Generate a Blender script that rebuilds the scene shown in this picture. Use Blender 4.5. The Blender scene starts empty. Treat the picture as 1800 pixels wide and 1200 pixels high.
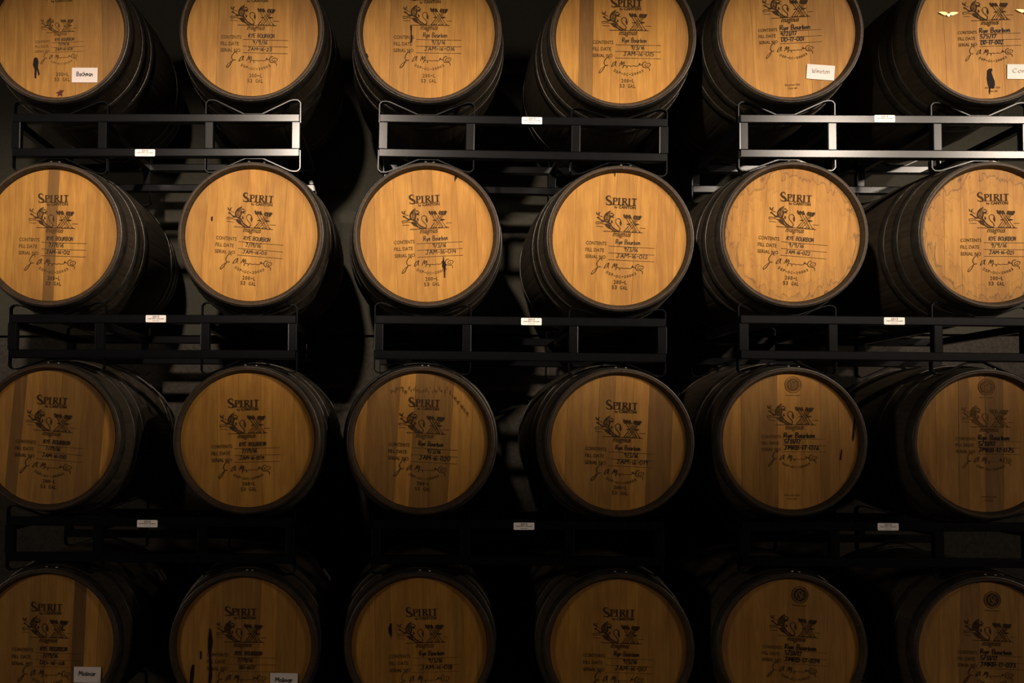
import bpy, math, random
from mathutils import Vector, Matrix
from mathutils.geometry import tessellate_polygon
random.seed(7)
SC = bpy.context.scene
COL = SC.collection
PI = math.pi
R_ = math.radians

# ------------------------------------------------------------------ camera
W, H = 1800, 1200
D = 3.6                       # camera to the plane of the barrel fronts (y = 0)
CAMZ = 1.36                   # eye height
F = 1670.0                    # focal length in pixels
PITCH, YAW = R_(2.6), R_(0.9)
VX, VY = 725.0, 755.0         # where the barrel axes converge
PX = VX - F * math.tan(YAW)
PY = VY - F * math.tan(PITCH)
cam_d = bpy.data.cameras.new('camera')
cam = bpy.data.objects.new('camera', cam_d)
COL.objects.link(cam)
cam_d.sensor_width = 36.0
cam_d.lens = F / W * 36.0
cam_d.shift_x = (W / 2 - PX) / W
cam_d.shift_y = (PY - H / 2) / W
cam_d.clip_start = 0.05
CR = Matrix.Rotation(YAW, 3, 'Z') @ Matrix.Rotation(PI / 2 + PITCH, 3, 'X')
CAM = Vector((0, -D, CAMZ))
cam.location = CAM
cam.rotation_euler = CR.to_euler()
SC.camera = cam

def at(px, py, y=0.0):
    """world point on the plane Y = y seen at a pixel of the photograph"""
    d = CR @ Vector(((px - PX) / F, -(py - PY) / F, -1.0))
    t = (y - CAM.y) / d.y
    return CAM + d * t

# ------------------------------------------------------------------ world, lamps, exposure
SC.view_settings.view_transform = 'Standard'
SC.view_settings.look = 'None'
SC.view_settings.exposure = 0.0
SC.view_settings.gamma = 1.0
SC.view_settings.use_curve_mapping = False
wd = bpy.data.worlds.new('dim_room')
SC.world = wd
wd.use_nodes = True
bg = wd.node_tree.nodes['Background']
bg.inputs[0].default_value = (0.95, 0.84, 1.0, 1)
bg.inputs[1].default_value = 0.010

def spot(name, loc, target, power, angle, blend, size, color, sx=1.0, sy=1.0):
    l = bpy.data.lights.new(name, 'SPOT')
    l.energy = power; l.spot_size = R_(angle); l.spot_blend = blend
    l.shadow_soft_size = size; l.color = color
    o = bpy.data.objects.new(name, l); COL.objects.link(o)
    o.location = loc
    o.rotation_euler = (Vector(target) - Vector(loc)).to_track_quat('-Z', 'Y').to_euler()
    o.scale = (sx, sy, 1)
    return o

WARM = (1.0, 0.83, 0.68)
LZ = CAMZ + 2.30
spot('track_spot_left', (-0.75, -4.0, LZ), (-0.35, 0, CAMZ + 1.02), 970, 22.5, 1.0, 0.09, WARM, 4.1, 1.0)
spot('track_spot_right', (3.35, -4.0, LZ), (1.55, 0, CAMZ + 1.02), 655, 22.5, 1.0, 0.09, WARM, 3.4, 1.0)
spot('track_spot_far_right', (4.95, -4.0, LZ), (2.3, 0, CAMZ + 1.02), 775, 22.5, 1.0, 0.09, WARM, 3.4, 1.0)

def area(name, loc, target, power, sx, sy, color):
    l = bpy.data.lights.new(name, 'AREA'); l.shape = 'RECTANGLE'; l.size = sx; l.size_y = sy
    l.energy = power; l.color = color
    o = bpy.data.objects.new(name, l); COL.objects.link(o)
    o.location = loc
    o.rotation_euler = (Vector(target) - Vector(loc)).to_track_quat('-Z', 'Y').to_euler()
    return o
# added fill lights, unseen, lifting the rows the track spots leave dim
area('side_fill_left', (-7.5, -5.5, 3.0), (0.2, 0, 1.0), 115, 1.2, 0.6, (1.0, 0.82, 0.66))
area('side_fill_right', (8.2, -5.5, 3.0), (0.6, 0, 1.0), 115, 1.2, 0.6, (1.0, 0.82, 0.66))

# ------------------------------------------------------------------ materials
def new_mat(name):
    m = bpy.data.materials.new(name); m.use_nodes = True
    nt = m.node_tree
    return m, nt, nt.nodes['Principled BSDF']

def plain(name, col, rough=0.6, metal=0.0, spec=0.5, noise=0.0, nscale=40.0, bump=0.0):
    m, nt, b = new_mat(name)
    b.inputs['Roughness'].default_value = rough
    b.inputs['Metallic'].default_value = metal
    b.inputs['Specular IOR Level'].default_value = spec
    N, L = nt.nodes, nt.links
    tc = N.new('ShaderNodeTexCoord'); ns = N.new('ShaderNodeTexNoise')
    ns.inputs['Scale'].default_value = nscale; ns.inputs['Detail'].default_value = 5
    L.new(tc.outputs['Object'], ns.inputs['Vector'])
    rp = N.new('ShaderNodeValToRGB')
    k0, k1 = 1 - noise, 1 + noise
    rp.color_ramp.elements[0].position = 0.3; rp.color_ramp.elements[1].position = 0.7
    rp.color_ramp.elements[0].color = (col[0] * k0, col[1] * k0, col[2] * k0, 1)
    rp.color_ramp.elements[1].color = (col[0] * k1, col[1] * k1, col[2] * k1, 1)
    L.new(ns.outputs['Fac'], rp.inputs['Fac'])
    L.new(rp.outputs['Color'], b.inputs['Base Color'])
    if bump:
        bp = N.new('ShaderNodeBump'); bp.inputs['Strength'].default_value = bump
        bp.inputs['Distance'].default_value = 0.002
        L.new(ns.outputs['Fac'], bp.inputs['Height']); L.new(bp.outputs['Normal'], b.inputs['Normal'])
    return m

def math_node(N, L, op, a, b=None, c=None):
    n = N.new('ShaderNodeMath'); n.operation = op
    for i, v in enumerate((a, b, c)):
        if v is None: continue
        if isinstance(v, (int, float)): n.inputs[i].default_value = v
        else: L.new(v, n.inputs[i])
    return n.outputs[0]

def head_wood():
    """oak boards: object colour carries tone (r), water stain (g), greyness (b)"""
    m, nt, b = new_mat('oak_head_board')
    N, L = nt.nodes, nt.links
    tc = N.new('ShaderNodeTexCoord'); oi = N.new('ShaderNodeObjectInfo')
    sep = N.new('ShaderNodeSeparateColor'); L.new(oi.outputs['Color'], sep.inputs[0])
    off = N.new('ShaderNodeCombineXYZ')
    L.new(math_node(N, L, 'MULTIPLY', oi.outputs['Random'], 37.0), off.inputs[0])
    L.new(math_node(N, L, 'MULTIPLY', oi.outputs['Random'], 91.0), off.inputs[2])
    add = N.new('ShaderNodeVectorMath'); add.operation = 'ADD'
    L.new(tc.outputs['Object'], add.inputs[0]); L.new(off.outputs[0], add.inputs[1])
    def stretched(sx, sz, detail, rough=0.55, dist=0.0, src=None):
        mp = N.new('ShaderNodeMapping'); mp.inputs['Scale'].default_value = (sx, 1, sz)
        L.new(src.outputs['Object'] if src else add.outputs[0], mp.inputs['Vector'])
        n = N.new('ShaderNodeTexNoise'); n.inputs['Scale'].default_value = 1.0
        n.inputs['Detail'].default_value = detail; n.inputs['Roughness'].default_value = rough
        n.inputs['Distortion'].default_value = dist
        L.new(mp.outputs[0], n.inputs['Vector'])
        return n.outputs['Fac']
    fine = stretched(420, 14, 3)
    broad = stretched(46, 3.2, 4, 0.6, 0.6)
    patch = stretched(9, 5, 3)
    g = math_node(N, L, 'ADD', math_node(N, L, 'MULTIPLY', fine, 0.45), math_node(N, L, 'MULTIPLY', broad, 0.75))
    g = math_node(N, L, 'ADD', g, math_node(N, L, 'MULTIPLY', patch, 0.5))
    rp = N.new('ShaderNodeValToRGB')
    e = rp.color_ramp.elements
    e[0].position = 0.55; e[0].color = (0.212, 0.089, 0.0115, 1)
    e[1].position = 1.08; e[1].color = (0.368, 0.181, 0.030, 1)
    x = e.new(0.82); x.color = (0.294, 0.133, 0.0190, 1)
    L.new(g, rp.inputs['Fac'])
    # board tone
    hs = N.new('ShaderNodeMix'); hs.data_type = 'RGBA'; hs.blend_type = 'MULTIPLY'
    hs.inputs['Factor'].default_value = 1.0
    cb = N.new('ShaderNodeCombineColor')
    for i in range(3): L.new(sep.outputs[0], cb.inputs[i])
    L.new(rp.outputs['Color'], hs.inputs['A']); L.new(cb.outputs[0], hs.inputs['B'])
    # greyness of old boards
    gy = N.new('ShaderNodeMix'); gy.data_type = 'RGBA'
    L.new(sep.outputs[2], gy.inputs['Factor'])
    L.new(hs.outputs['Result'], gy.inputs['A']); gy.inputs['B'].default_value = (0.085, 0.060, 0.036, 1)
    # dried tide marks creeping in from the rim
    sx = N.new('ShaderNodeSeparateXYZ'); L.new(tc.outputs['Object'], sx.inputs[0])
    zc = math_node(N, L, 'SUBTRACT', sx.outputs[2], 0.318)
    rad = math_node(N, L, 'SQRT', math_node(N, L, 'ADD', math_node(N, L, 'MULTIPLY', sx.outputs[0], sx.outputs[0]), math_node(N, L, 'MULTIPLY', zc, zc)))
    wob = stretched(13, 5.5, 2.5, 0.55, 1.6, tc)
    fray = stretched(70, 10, 2, 0.5, 0.0, tc)
    q = math_node(N, L, 'ADD', math_node(N, L, 'MULTIPLY', rad, 3.91), math_node(N, L, 'MULTIPLY', wob, 0.75))
    q = math_node(N, L, 'ADD', q, math_node(N, L, 'MULTIPLY', fray, 0.10))
    ring = N.new('ShaderNodeValToRGB')
    re = ring.color_ramp.elements
    re[0].position = 0.0; re[0].color = (0, 0, 0, 1)
    re[1].position = 1.0; re[1].color = (0.15, 0.15, 0.15, 1)
    for p_, v_ in ((0.565, 0.0), (0.575, 0.22), (0.585, 0.06), (0.652, 0.06), (0.668, 0.62), (0.676, 0.18), (0.74, 0.16), (0.765, 0.75), (0.78, 0.3)):
        q_ = re.new(p_); q_.color = (v_, v_, v_, 1)
    L.new(math_node(N, L, 'MULTIPLY', q, 0.5), ring.inputs['Fac'])
    st = N.new('ShaderNodeMix'); st.data_type = 'RGBA'
    L.new(math_node(N, L, 'MINIMUM', math_node(N, L, 'MULTIPLY', ring.outputs['Color'], sep.outputs[1]), 0.85), st.inputs['Factor'])
    L.new(gy.outputs['Result'], st.inputs['A']); st.inputs['B'].default_value = (0.085, 0.036, 0.007, 1)
    L.new(st.outputs['Result'], b.inputs['Base Color'])
    b.inputs['Roughness'].default_value = 0.62
    b.inputs['Specular IOR Level'].default_value = 0.28
    bp = N.new('ShaderNodeBump'); bp.inputs['Strength'].default_value = 0.25; bp.inputs['Distance'].default_value = 0.0006
    L.new(fine, bp.inputs['Height']); L.new(bp.outputs['Normal'], b.inputs['Normal'])
    return m

def stave_wood(name, c0, c1, rough):
    m, nt, b = new_mat(name)
    N, L = nt.nodes, nt.links
    tc = N.new('ShaderNodeTexCoord'); oi = N.new('ShaderNodeObjectInfo')
    off = N.new('ShaderNodeCombineXYZ')
    L.new(math_node(N, L, 'MULTIPLY', oi.outputs['Random'], 53.0), off.inputs[1])
    add = N.new('ShaderNodeVectorMath'); add.operation = 'ADD'
    L.new(tc.outputs['Object'], add.inputs[0]); L.new(off.outputs[0], add.inputs[1])
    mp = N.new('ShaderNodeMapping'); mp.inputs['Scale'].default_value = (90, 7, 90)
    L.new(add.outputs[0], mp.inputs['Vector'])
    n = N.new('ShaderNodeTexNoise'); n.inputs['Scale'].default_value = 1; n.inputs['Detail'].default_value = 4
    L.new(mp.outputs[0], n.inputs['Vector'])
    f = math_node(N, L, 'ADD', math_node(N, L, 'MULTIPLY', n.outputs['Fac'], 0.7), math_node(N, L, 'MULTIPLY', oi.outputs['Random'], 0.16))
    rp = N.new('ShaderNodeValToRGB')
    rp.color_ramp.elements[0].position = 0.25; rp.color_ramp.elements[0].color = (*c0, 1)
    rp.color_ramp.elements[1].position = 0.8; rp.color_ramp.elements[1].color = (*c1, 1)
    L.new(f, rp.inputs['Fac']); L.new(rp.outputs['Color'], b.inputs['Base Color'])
    b.inputs['Roughness'].default_value = rough
    b.inputs['Specular IOR Level'].default_value = 0.3
    bp = N.new('ShaderNodeBump'); bp.inputs['Strength'].default_value = 0.4; bp.inputs['Distance'].default_value = 0.001
    L.new(n.outputs['Fac'], bp.inputs['Height']); L.new(bp.outputs['Normal'], b.inputs['Normal'])
    return m

M = {}
M['head'] = head_wood()
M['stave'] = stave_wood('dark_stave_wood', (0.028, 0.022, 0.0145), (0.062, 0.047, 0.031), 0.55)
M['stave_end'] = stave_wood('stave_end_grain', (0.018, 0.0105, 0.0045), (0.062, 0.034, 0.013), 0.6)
M['hoop'] = plain('dark_hoop_steel', (0.050, 0.044, 0.034), 0.38, 0.5, 0.5, 0.35, 30)
M['rivet'] = plain('bright_rivet', (0.5, 0.47, 0.42), 0.3, 0.9, 0.5, 0.1, 60)
M['rack'] = plain('black_enamel_steel', (0.0032, 0.0034, 0.0040), 0.235, 0.0, 0.185, 0.15, 30, 0.03)
M['ink'] = plain('stamp_ink', (0.040, 0.022, 0.010), 0.8, 0, 0.1, 0.35, 120)
M['ink_soft'] = plain('brown_stamp_ink', (0.070, 0.037, 0.013), 0.8, 0, 0.1, 0.4, 160)
M['ink_faded'] = plain('faded_stamp_ink', (0.125, 0.064, 0.021), 0.8, 0, 0.1, 0.4, 140)
M['pen'] = plain('marker_pen', (0.010, 0.008, 0.008), 0.6, 0, 0.2, 0.2, 120)
M['pencil'] = plain('faint_pencil', (0.42, 0.38, 0.33), 0.8, 0, 0.1, 0.2, 120)
M['leak'] = plain('dried_leak', (0.010, 0.007, 0.006), 0.75, 0, 0.12, 0.4, 90, 0.3)
M['red'] = plain('maroon_paint', (0.070, 0.010, 0.014), 0.7, 0, 0.2, 0.2, 90)
M['knock'] = plain('bare_oak_lettering', (0.22, 0.118, 0.036), 0.65, 0, 0.2, 0.2, 200)
M['card'] = plain('white_card_paper', (0.66, 0.585, 0.54), 0.75, 0, 0.2, 0.03, 14)
M['sticker'] = plain('white_sticker', (0.88, 0.82, 0.76), 0.5, 0, 0.4, 0.04, 30)
M['sticker_ink'] = plain('sticker_print', (0.09, 0.035, 0.03), 0.6, 0, 0.3, 0.2, 100)
M['gold'] = plain('gold_pin_metal', (0.95, 0.68, 0.25), 0.28, 1.0, 0.5, 0.1, 80)
M['wall_up'] = plain('olive_grey_wall_paint', (0.038, 0.035, 0.025), 0.8, 0, 0.2, 0.10, 60, 0.4)
M['wall_lo'] = plain('rough_concrete', (0.038, 0.033, 0.026), 0.9, 0, 0.2, 0.28, 75, 0.9)
M['joint'] = plain('dark_joint', (0.010, 0.009, 0.008), 0.9, 0, 0.1, 0.1, 40)
M['floor'] = plain('concrete_floor', (0.10, 0.088, 0.075), 0.6, 0, 0.4, 0.2, 6, 0.3)

# ------------------------------------------------------------------ helpers
def mesh(name, verts, faces, mats, idx=None, smooth=None):
    me = bpy.data.meshes.new(name)
    me.from_pydata([tuple(v) for v in verts], [], faces)
    for m in (mats if isinstance(mats, (list, tuple)) else [mats]): me.materials.append(m)
    if idx: me.polygons.foreach_set('material_index', idx)
    if smooth is not None:
        me.polygons.foreach_set('use_smooth', smooth if isinstance(smooth, list) else [smooth] * len(faces))
    me.update()
    return me

def ob(name, me, parent=None, loc=(0, 0, 0), roty=0.0, scale=None):
    o = bpy.data.objects.new(name, me); COL.objects.link(o)
    o.location = loc
    if roty: o.rotation_euler = (0, roty, 0)
    if scale: o.scale = (scale, 1, scale)
    if parent: o.parent = parent
    return o

def thing(name, loc, label, cat, group=None, me=None):
    o = bpy.data.objects.new(name, me); COL.objects.link(o)
    o.location = loc
    if me is None: o.empty_display_size = 0.1
    o['label'] = label; o['category'] = cat
    if group: o['group'] = group
    return o

def box_geo(x0, x1, y0, y1, z0, z1, c=0.0):
    """box, its four long edges chamfered by c (the long axis is the longest one)"""
    dx, dy, dz = x1 - x0, y1 - y0, z1 - z0
    if not c:
        v = [(x, y, z) for x in (x0, x1) for y in (y0, y1) for z in (z0, z1)]
        f = [(0, 1, 3, 2), (4, 6, 7, 5), (0, 4, 5, 1), (2, 3, 7, 6), (0, 2, 6, 4), (1, 5, 7, 3)]
        return v, f
    ax = max(range(3), key=lambda i: (dx, dy, dz)[i])
    lo = (x0, y0, z0); hi = (x1, y1, z1)
    a, b = [i for i in range(3) if i != ax]
    k = c * 0.29
    prof = []
    for (ca, cb, sa, sb) in ((lo[a], lo[b], 1, 1), (hi[a], lo[b], -1, 1), (hi[a], hi[b], -1, -1), (lo[a], hi[b], 1, -1)):
        p1 = (ca, cb + sb * c); pm = (ca + sa * k, cb + sb * k); p2 = (ca + sa * c, cb)
        prof += [p1, pm, p2] if sa * sb > 0 else [p2, pm, p1]
    n = len(prof); v = []
    for e in (lo[ax], hi[ax]):
        for (pa, pb) in prof:
            t = [0, 0, 0]; t[ax] = e; t[a] = pa; t[b] = pb; v.append(tuple(t))
    f = [(i, (i + 1) % n, n + (i + 1) % n, n + i) for i in range(n)]
    f += [tuple(range(n))[::-1], tuple(range(n, 2 * n))]
    return v, f

def fix_normals(me):
    import bmesh
    bm = bmesh.new(); bm.from_mesh(me); bmesh.ops.recalc_face_normals(bm, faces=bm.faces)
    bm.to_mesh(me); bm.free()
    return me

def box(name, mat, parent, *a, c=0.0):
    v, f = box_geo(*a, c=c)
    return ob(name, fix_normals(mesh(name, v, f, mat)), parent)

# ---- flat prints: 2D geometry (x right, y up, in photo pixels of the head plane)
HEAD_Y = 0.022
KPX = (D + HEAD_Y) / F * 1.008       # metres per pixel on a head
def cat_rom(p, n=5):
    out = []
    for i in range(len(p) - 1):
        p0 = p[i - 1] if i else p[0]; p1 = p[i]; p2 = p[i + 1]; p3 = p[i + 2] if i + 2 < len(p) else p[-1]
        for k in range(n):
            t = k / n
            out.append(tuple(0.5 * (2 * b + (c - a) * t + (2 * a - 5 * b + 4 * c - d) * t * t + (3 * b - a - 3 * c + d) * t ** 3)
                             for a, b, c, d in zip(p0, p1, p2, p3)))
    out.append(p[-1])
    return out

class Flat:
    def __init__(s): s.v = []; s.f = []
    def poly(s, pts):
        b = len(s.v); s.v += [tuple(p) for p in pts]
        for t in tessellate_polygon([[Vector((p[0], p[1], 0)) for p in pts]]):
            s.f.append(tuple(b + i for i in t))
        return s
    def ribbon(s, pts, w, curve=False):
        """w: one width, or a list of widths at the given points"""
        ws = w if isinstance(w, (list, tuple)) else [w] * len(pts)
        if curve:
            q = cat_rom([(p[0], p[1], ww) for p, ww in zip(pts, ws)])
            pts = [(a[0], a[1]) for a in q]; ws = [a[2] for a in q]
        cut = [0]
        for i in range(1, len(pts) - 1):
            ux, uy = pts[i][0] - pts[i - 1][0], pts[i][1] - pts[i - 1][1]; vx, vy = pts[i + 1][0] - pts[i][0], pts[i + 1][1] - pts[i][1]
            if ux * vx + uy * vy < 0.35 * math.hypot(ux, uy) * math.hypot(vx, vy): cut.append(i)
        cut.append(len(pts) - 1)
        for p, q in zip(cut, cut[1:]): s._run(pts[p:q + 1], ws[p:q + 1])
        return s
    def _run(s, pts, ws):
        b = len(s.v); n = len(pts)
        for i in range(n):
            a = pts[max(i - 1, 0)]; c = pts[min(i + 1, n - 1)]
            dx, dy = c[0] - a[0], c[1] - a[1]; l = math.hypot(dx, dy) or 1
            e = ws[i] * .3 / l if i in (0, n - 1) else 0     # caps reach a little past the ends
            ex, ey = (dx * e, dy * e) if i == n - 1 else (-dx * e, -dy * e)
            nx, ny = -dy / l * ws[i] / 2, dx / l * ws[i] / 2
            s.v += [(pts[i][0] + nx + ex, pts[i][1] + ny + ey), (pts[i][0] - nx + ex, pts[i][1] - ny + ey)]
        for i in range(n - 1): s.f.append((b + 2 * i, b + 2 * i + 1, b + 2 * i + 3, b + 2 * i + 2))
    def rect(s, x0, y0, x1, y1): return s.poly([(x0, y0), (x1, y0), (x1, y1), (x0, y1)])
    def add(s, o, dx=0, dy=0, k=1.0, rot=0.0):
        b = len(s.v); c, t = math.cos(rot), math.sin(rot)
        s.v += [(dx + k * (x * c - y * t), dy + k * (x * t + y * c)) for x, y in o.v]
        s.f += [tuple(b + i for i in f) for f in o.f]
        return s
    def mesh(s, name, mat, k=None):
        k = k or KPX
        return mesh(name, [(x * k, 0, y * k) for x, y in s.v], s.f, mat)

_tc = {}
def text(body, w, h, bold=0.0, shear=0.0):
    """typeset line stretched into a w x h box centred on the origin"""
    key = (body, bold, shear)
    if key not in _tc:
        cu = bpy.data.curves.new('lettering', 'FONT'); cu.body = body; cu.resolution_u = 2
        cu.offset = bold; cu.shear = shear
        o = bpy.data.objects.new('lettering', cu)
        me = bpy.data.meshes.new_from_object(o)
        _tc[key] = ([(v.co.x, v.co.y) for v in me.vertices], [tuple(p.vertices) for p in me.polygons])
        bpy.data.objects.remove(o); bpy.data.meshes.remove(me); bpy.data.curves.remove(cu)
    v, f = _tc[key]
    g = Flat()
    xs = [a for a, b in v]; ys = [b for a, b in v]
    x0, x1, y0, y1 = min(xs), max(xs), min(ys), max(ys)
    g.v = [((a - (x0 + x1) / 2) / (x1 - x0) * w, (b - (y0 + y1) / 2) / (y1 - y0) * h) for a, b in v]
    g.f = f
    return g

# ---- a hand-drawn stroke alphabet for the marker-pen entries
def loop(cx, cy, rx, ry, a0=90, a1=450, n=9):
    return [(cx + rx * math.cos(R_(a0 + (a1 - a0) * i / n)), cy + ry * math.sin(R_(a0 + (a1 - a0) * i / n))) for i in range(n + 1)]
PEN = {
 'R': [[(0, 0), (.2, 6)], [(0, 5.8), (2.5, 6), (3.1, 4.8), (2.4, 3.4), (.2, 3)], [(1.2, 3.1), (3.5, 0)]],
 'Y': [[(0, 6), (1.7, 3.2)], [(3.5, 6), (1.7, 3.2), (1, 0)]],
 'E': [[(3, 6), (0, 5.8), (0, 0), (3, .1)], [(0, 3), (2.4, 3.1)]],
 'B': [[(0, 0), (.1, 6), (2.3, 5.9), (2.9, 4.8), (2.1, 3.3), (.1, 3.1)], [(2.1, 3.3), (3.2, 1.9), (2.4, .2), (0, 0)]],
 'O': [loop(1.8, 3, 1.8, 3)], 'U': [[(0, 6), (0, 1.6), (1, 0), (2.4, .1), (3.1, 1.6), (3.2, 6)]],
 'N': [[(0, 0), (.2, 6), (3, 0), (3.2, 6)]], 'J': [[(.6, 6), (3.4, 6)], [(2.2, 6), (2.2, 1.4), (1.2, 0), (0, .8)]],
 'A': [[(0, 0), (1.8, 6), (3.4, 0)], [(.7, 2.3), (2.9, 2.5)]],
 'M': [[(0, 0), (.4, 6), (2, 2.4), (3.7, 6), (4.2, 0)]],
 'D': [[(.2, 0), (0, 6)], [(0, 6), (2.2, 5.6), (3.3, 3.4), (2.4, .8), (.2, 0)]],
 'W': [[(0, 6), (1, 0), (2.2, 4), (3.4, 0), (4.6, 6)]], 'C': [loop(2, 3, 2, 3, 50, 310, 8)],
 'y': [[(0, 3.6), (.3, 1), (1.4, .6), (2.3, 1.6)], [(2.6, 3.6), (2.0, -.6), (.6, -2.2)]],
 'e': [[(.2, 1.8), (2.2, 2.1), (1.7, 3.5), (.5, 3.2), (0, 1.6), (.8, .1), (2.4, .6)]],
 'o': [loop(1.3, 1.8, 1.3, 1.8)], 'u': [[(0, 3.6), (.1, .9), (1, 0), (2.2, 1)], [(2.4, 3.6), (2.4, 0)]],
 'r': [[(0, 3.6), (.1, 0)], [(.1, 2.4), (1, 3.5), (2, 3.3)]], 'b': [[(0, 6), (.1, 0)], loop(1.2, 1.7, 1.2, 1.7)],
 'n': [[(0, 3.6), (.1, 0)], [(.1, 2.4), (1.2, 3.5), (2.1, 2.6), (2.3, 0)]],
 'a': [loop(1.2, 1.7, 1.2, 1.8), [(2.4, 3.5), (2.5, 0)]], 'c': [loop(1.3, 1.8, 1.3, 1.8, 50, 310, 7)],
 'h': [[(0, 6), (.1, 0)], [(.1, 2.2), (1.2, 3.4), (2.1, 2.5), (2.2, 0)]],
 'm': [[(0, 3.5), (.1, 0)], [(.1, 2.4), (1, 3.5), (1.6, 2.6), (1.7, 0)], [(1.7, 2.4), (2.7, 3.5), (3.3, 2.6), (3.4, 0)]],
 'i': [[(.2, 3.5), (.2, 0)], [(.2, 5), (.35, 5.3)]], 'l': [[(0, 6), (.1, 0)]], 's': [[(1.9, 3.2), (.8, 3.6), (.2, 2.8), (1.7, 1.3), (1, 0), (0, .4)]],
 't': [[(.8, 5.6), (.9, .5), (1.6, 0)], [(0, 3.7), (1.9, 3.8)]],
 '0': [loop(1.6, 3, 1.6, 3)], '1': [[(.6, 6), (.5, 0)]], '2': [[(0, 4.8), (1.2, 6), (2.6, 5), (2, 3), (0, 0), (3, .2)]],
 '3': [[(0, 5.6), (1.6, 6), (2.4, 4.8), (1, 3.3), (2.6, 1.8), (1.6, 0), (0, .6)]],
 '4': [[(1, 6), (.2, 2.4), (3, 2.5)], [(2.5, 5), (2.3, 0)]],
 '5': [[(2.8, 6), (.5, 5.9), (.3, 3.4), (2, 3.5), (2.6, 1.8), (1.6, 0), (0, .5)]],
 '6': [[(2.4, 6), (.5, 3.4), (.1, 1.4), (1.3, 0), (2.5, 1.2), (1.6, 2.8), (.3, 2)]],
 '7': [[(0, 5.8), (2.8, 6), (1, 0)]], '8': [[(2.4, 5), (1.2, 6), (.3, 4.8), (2.3, 1.8), (1.2, 0), (.1, 1.4), (2.4, 5)]],
 '9': [[(2.4, 4.6), (1.2, 6), (.1, 4.6), (1.2, 3.2), (2.4, 4.6), (1.8, 0)]],
 '/': [[(2, 6.4), (0, -.6)]], '-': [[(0, 2.8), (1.7, 2.9)]], ' ': [],
}
def pen(body, width, height, w, seed=0):
    rr = random.Random(body + str(seed)); g = Flat(); x = 0.0
    for ch in body:
        st = PEN[ch]; mx = 2.0
        if st:
            mx = max(p[0] for q in st for p in q); dy = rr.uniform(-.35, .35); k = rr.uniform(.92, 1.06)
            for q in st: g.ribbon([(x + p[0] * k + p[1] * .06, p[1] * k + dy) for p in q], w, curve=len(q) > 4)
        x += mx + 1.25
    x -= 1.25
    kx, ky = width / x, height / 6.0
    # ribbons keep their pen width: scale the centre lines, not the strokes
    h = Flat(); x = 0.0; rr = random.Random(body + str(seed))
    for ch in body:
        st = PEN[ch]; mx = 2.0
        if st:
            mx = max(p[0] for q in st for p in q); dy = rr.uniform(-.35, .35); k = rr.uniform(.92, 1.06)
            for q in st:
                h.ribbon([((x + p[0] * k + p[1] * .06) * kx - width / 2, (p[1] * k + dy) * ky) for p in q], w, curve=len(q) > 4)
        x += mx + 1.25
    return h

# ------------------------------------------------------------------ stamps (measured on one head; y grows upward)
A0 = R_(3.0)
def z1(x, y, rot=A0):          # emblem sketch units -> pixels round the word under the emblem
    px, py = 680 + x / 12.857 - 754, -(330 + y / 12.857 - 408)
    return (px * math.cos(-rot) - py * math.sin(-rot), px * math.sin(-rot) + py * math.cos(-rot))
def z2(x, y): 
    px, py = 680 + x / 10 - 754, -(395 + y / 10 - 408); r = R_(2.4)
    return (px * math.cos(-r) - py * math.sin(-r), px * math.sin(-r) + py * math.cos(-r))
def P1(*p): return [z1(*q) for q in p]
def P2(*p): return [z2(*q) for q in p]

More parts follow.
